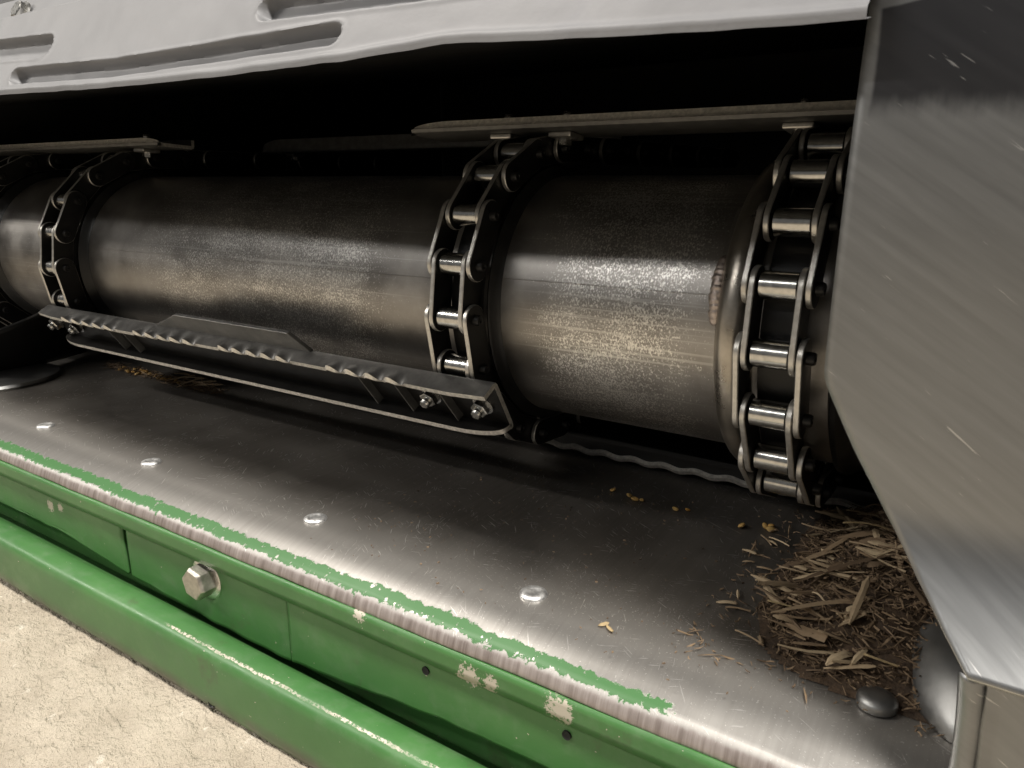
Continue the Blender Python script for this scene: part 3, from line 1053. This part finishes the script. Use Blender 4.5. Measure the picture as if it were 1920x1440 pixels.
bb, bc = (-1.0105, -0.9615), (-0.4000, -0.3470)
GR = [(-0.9450, -0.8300, 5), (-0.7950, -0.6850, 5), (-0.6500, -0.5440, 5), (-0.5000, -0.4060, 4)]
p, r = on_chain(-30.5)
make_slat("front slat with wavy bright edge, running from the left chain to the middle chain", p, r, -1.006, -0.3285, GR,
          (-0.775, -0.715, -0.545, -0.531), bolts=bb + bc, shade_strips=(-0.872, -0.842, -0.470, -0.4285, -0.380))
p, r = on_chain(84.0)
make_slat("upper slat above the middle and right chains with a smooth bright edge", (-0.004, 0.1385), R_(-7), -0.496, -0.05, [], None,
          worn=True, low=0.0105, upl=0.012, bolts=(-0.4040, -0.3440, -0.1500, -0.0960))
make_slat("upper left slat ending above the left chain", (-0.010, 0.1380), R_(-4), -1.44, -0.893, [(-1.40, -1.2, 8)], None, worn=True, low=0.0105, upl=0.012, bolts=(-0.955,))
p, r = on_chain(196.0)
make_slat("far slat in the dark behind the drum, between the left and middle chains", p, r, -1.006, -0.40, GR, (-0.86, -0.83, -0.60, -0.575), bolts=(-0.9615, -0.42))
make_slat("bottom slat with thin wavy edge just above the floor pan", (0.048, -0.1355), R_(180), -0.415, 0.02, [], None, low=0.010, upl=0.0150, bolts=(), wave_low=True)

# ------------------------------------------------------------------ straw, chaff and kernels
PILE = [(-0.120, -0.021), (-0.118, -0.075), (-0.115, -0.121), (-0.105, -0.165), (-0.097, -0.196), (-0.058, -0.214), (-0.034, -0.203)]


def heap(x, y):
    """height of the chaff heap above the pan."""
    dx = max(0.0, (x + 0.122) / 0.13)
    edge = sstep(-0.222, -0.15, y) * sstep(0.08, -0.02, y) * sstep(-0.122 - 0.25 * (y + 0.12) * 0, -0.03, x - 0.22 * max(0, -0.15 - y) )
    return 0.030 * edge + 0.004 * (noise.noise(Vector((x * 60, y * 60, 0))) + 0.2) * min(1, edge * 5)


def straw_verts(L, wd, bend, twist, n=5, th=0.0006, ragged=0.0):
    V, F = [], []
    e0, e1 = random.uniform(0.15, 0.9), random.uniform(0.0, 0.35)
    for i in range(n):
        t = i / (n - 1)
        wv = wd * (1 + ragged * random.uniform(-0.25, 0.25))
        wv *= min(1.0, e1 + t / 0.30) * min(1.0, e0 + (1 - t) / 0.22)
        z = bend * 4 * t * (1 - t)
        tw = twist * (t - 0.5)
        cx = random.uniform(-0.12, 0.12) * wd * ragged
        for s, e in ((-1, 0), (0, 1), (1, 0), (0, -1)):
            V.append((L * (t - 0.5), cx + s * wv / 2 * math.cos(tw), z + s * wv / 2 * math.sin(tw) + e * th))
    for i in range(n - 1):
        for k in range(4):
            F.append((i * 4 + k, i * 4 + (k + 1) % 4, (i + 1) * 4 + (k + 1) % 4, (i + 1) * 4 + k))
    F += [(3, 2, 1, 0), tuple((n - 1) * 4 + k for k in range(4))]
    return V, F


def dust_fn(u, v):
    x = -0.15 + 0.178 * u
    y = -0.235 + 0.26 * v
    return (x, y, -0.1606 + heap(x, y) * 0.92)


V, F = grid(dust_fn, 70, 90)
F = [f for f in F if max(heap(V[i][0], V[i][1]) for i in f) > 0.0012]
o = mesh_obj("chaff_mound", V, F, M_DUST, None, True)
tag(o, "mound of fine brown chaff dust on the pan beside the steel plate", "chaff", kind='stuff')

VV, FF = [], []


def add_bit(L, wd, loc, yaw, pitch, bend):
    v, f = straw_verts(L, wd, bend, random.uniform(-1, 1), 3, random.uniform(0.0002, 0.0006))
    mt = Matrix.Translation(loc) @ Matrix.Rotation(yaw, 4, 'Z') @ Matrix.Rotation(pitch, 4, 'Y') @ Matrix.Rotation(random.uniform(-0.7, 0.7), 4, 'X')
    b = len(VV)
    VV.extend([mt @ Vector(q) for q in v])
    FF.extend([tuple(i + b for i in q) for q in f])


cnt = 0
while cnt < 4200:
    x, y = random.uniform(-0.142, 0.024), random.uniform(-0.228, 0.02)
    h = heap(x, y)
    if h < 0.0018 and random.random() > 0.10: continue
    fine = random.random()
    if fine < 0.8: L, wd = random.uniform(0.002, 0.007), random.uniform(0.0004, 0.0014)
    else: L, wd = random.uniform(0.006, 0.016), random.uniform(0.0007, 0.0022)
    add_bit(L, wd, Vector((x, y, -0.1595 + h + random.uniform(-0.001, 0.0025))), random.uniform(0, 6.28), random.uniform(-0.5, 0.5), random.uniform(-0.001, 0.001))
    cnt += 1
# thin sweepings under the front slat and over the pan
for _ in range(420):
    t = random.random()
    x = -1.09 + 0.27 * t
    y = -0.026 - 0.006 * t + random.gauss(0, 0.006)
    add_bit(random.uniform(0.003, 0.016), random.uniform(0.0006, 0.002), Vector((x, y, -0.1588 + abs(random.gauss(0, 0.002)))), random.uniform(0, 6.28), random.uniform(-0.2, 0.2), 0)
for _ in range(260):
    x = random.uniform(-0.42, -0.06)
    y = random.uniform(-0.255, 0.0)
    add_bit(random.uniform(0.0008, 0.0022), random.uniform(0.0003, 0.0007), Vector((x, y, -0.1594)), random.uniform(0, 6.28), 0, 0)
o = mesh_obj("loose_chaff", VV, FF, M_CHAFF, None, False)
tag(o, "fine brown chaff and broken straw strewn over the mound and pan", "chaff", kind='stuff')


def place_straw(L, wd, loc, yaw, pitch, bend, label, group=None, mat=M_STRAW, ragged=0.5, name="straw_piece", cat="straw"):
    v, f = straw_verts(L, wd, bend, random.uniform(-0.6, 0.6), 7, 0.0006, ragged)
    o = mesh_obj(name, v, f, mat, None, False)
    o.location = loc
    o.rotation_euler = (random.uniform(-0.35, 0.35), pitch, yaw)
    tag(o, label, cat, group)
    return o


def top(x, y, dz=0.0025): return Vector((x, y, -0.1595 + heap(x, y) + dz))


# straws one can pick out
SP = [(0.062, 0.0045, (-0.072, -0.165), 0.62, "long flat tan straw pointing down-left at the front of the heap", M_STRAW, 0.002, -0.12),
      (0.075, 0.0062, (-0.066, -0.120), 0.75, "broad dark brown leaf blade lying across the middle of the heap", M_CHAFF, 0.003, -0.18),
      (0.066, 0.0042, (-0.035, -0.085), 0.80, "long tan straw reaching up to the edge of the steel plate", M_STRAW, 0.002, -0.22),
      (0.036, 0.0042, (-0.107, -0.137), -0.28, "pale husk with a long thin tail at the heap's left edge", M_STRAW, 0.001, 0.0),
      (0.014, 0.0036, (-0.098, -0.160), 0.05, "short pale yellow straw stub at the left of the heap", M_STRAW_PALE, 0.0, 0.0),
      (0.048, 0.0058, (-0.085, -0.030), -0.12, "wide flat brown leaf piece at the back of the heap", M_STRAW, 0.002, 0.05),
      (0.046, 0.0028, (-0.060, -0.066), -0.10, "thin curved pale stalk near the back of the heap", M_STRAW_PALE, 0.005, 0.04),
      (0.030, 0.0050, (-0.030, -0.148), -0.90, "split dark stalk standing by the steel plate's lower edge", M_CHAFF, 0.001, 0.2),
      (0.018, 0.0030, (-0.055, -0.176), 0.9, "short upright tan chip in front of the heap", M_STRAW, 0.0, -0.3),
      (0.017, 0.0034, (-0.036, -0.196), -0.1, "small pale chip at the foot of the heap near the domed bolt", M_STRAW_PALE, 0.0, 0.0)]
for L, wd, (x, y), yaw, lab, mt, bd, pt in SP:
    place_straw(L, wd, top(x, y, 0.006), yaw, pt, bd, lab, None, mt)
GL = "one of the many brown straw shreds tangled in the heap beside the steel plate"
k = 0
while k < 130:
    x, y = random.uniform(-0.118, 0.0), random.uniform(-0.205, 0.0)
    if heap(x, y) < 0.003 or (x > -0.045 and y < -0.125): continue
    L = random.choice((0.012, 0.016, 0.02, 0.026, 0.034, 0.042))
    yaw = random.choice((random.gauss(0.5, 0.5), random.gauss(-0.25, 0.35), random.uniform(-1.6, 1.6)))
    place_straw(L, random.choice((0.0018, 0.0026, 0.0034, 0.0046, 0.0062)) * random.uniform(0.8, 1.2), top(x, y, random.uniform(0.0, 0.006)), yaw, random.uniform(-0.35, 0.3), random.uniform(-0.002, 0.003), GL,
                "straw shreds in the heap", random.choice((M_STRAW, M_STRAW, M_CHAFF)), 0.6)
    k += 1
GE = "one of the stray straw bits fallen on the pan just left of the heap"
for k in range(14):
    y = random.uniform(-0.21, -0.03)
    x = -0.118 + max(0, -0.16 - y) * 0.9 - abs(random.gauss(0, 0.012))
    place_straw(random.uniform(0.008, 0.024), random.uniform(0.0014, 0.0034), Vector((x, y, -0.1585)), random.gauss(-0.1, 0.7), random.uniform(-0.08, 0.02), 0.0008, GE, "stray straw beside the heap")
GS = "one of the loose straw bits lying under the front slat on the pan"
for k in range(16):
    x = random.uniform(-0.93, -0.84)
    place_straw(random.uniform(0.014, 0.038), random.uniform(0.002, 0.0045), Vector((x, -0.020 - 0.1 * (x + 0.9) * 0.5 + random.gauss(0, 0.006), -0.157 + random.uniform(0, 0.005))), random.gauss(0.4, 0.6),
                random.uniform(-0.3, 0.1), 0.001, GS, "straw bits under the front slat")


def kernel(loc, s, label, group=None, mat=M_KERNEL):
    v, f = lathe_z([(0.0012, -0.0012), (0.0026, -0.0006), (0.0030, 0.0004), (0.0024, 0.0013), (0.0010, 0.0017)], 12)
    v = [(x * 1.35, y * (0.95 - 0.12 * x / 0.003), z) for x, y, z in v]
    o = mesh_obj("grain_kernel", v, f, mat, None, True, 60)
    o.location = loc
    o.scale = (s, s, s)
    o.rotation_euler = (random.uniform(-0.5, 0.5), random.uniform(-0.4, 0.4), random.uniform(0, 6))
    tag(o, label, "kernel", group)
    return o


for k in range(34):
    t = random.random()
    kernel(Vector((-1.06 + 0.16 * t, -0.028 + random.gauss(0, 0.004), -0.1585 + random.random() * 0.001)), random.uniform(0.7, 1.15),
           "one of the yellow kernels strewn in a line under the front slat", "kernels under the front slat")
for x, y in ((-0.157, -0.046), (-0.1415, -0.037), (-0.138, -0.034), (-0.1365, -0.040)):
    kernel(Vector((x, y, -0.1582)), 0.95, "one of the yellow kernels at the back left corner of the straw heap", "kernels at the heap's back corner")
for x, y in ((-0.272, -0.038), (-0.255, -0.041), (-0.248, -0.045), (-0.242, -0.044), (-0.203, -0.041), (-0.212, -0.045)):
    kernel(Vector((x, y, -0.1584)), random.uniform(0.6, 0.95), "one of the dull kernels lying under the bottom slat's wavy edge", "kernels under the bottom slat")
for x, y, yaw, lab in ((-0.1835, -0.2265, 1.0, "tiny pale straw chip on the pan, left of its near twin"), (-0.1785, -0.2285, -0.6, "tiny pale straw chip on the pan, right of its near twin")):
    place_straw(0.0075, 0.0026, Vector((x, y, -0.1588)), yaw, 0, 0, lab, None, M_STRAW_PALE, 0.1)
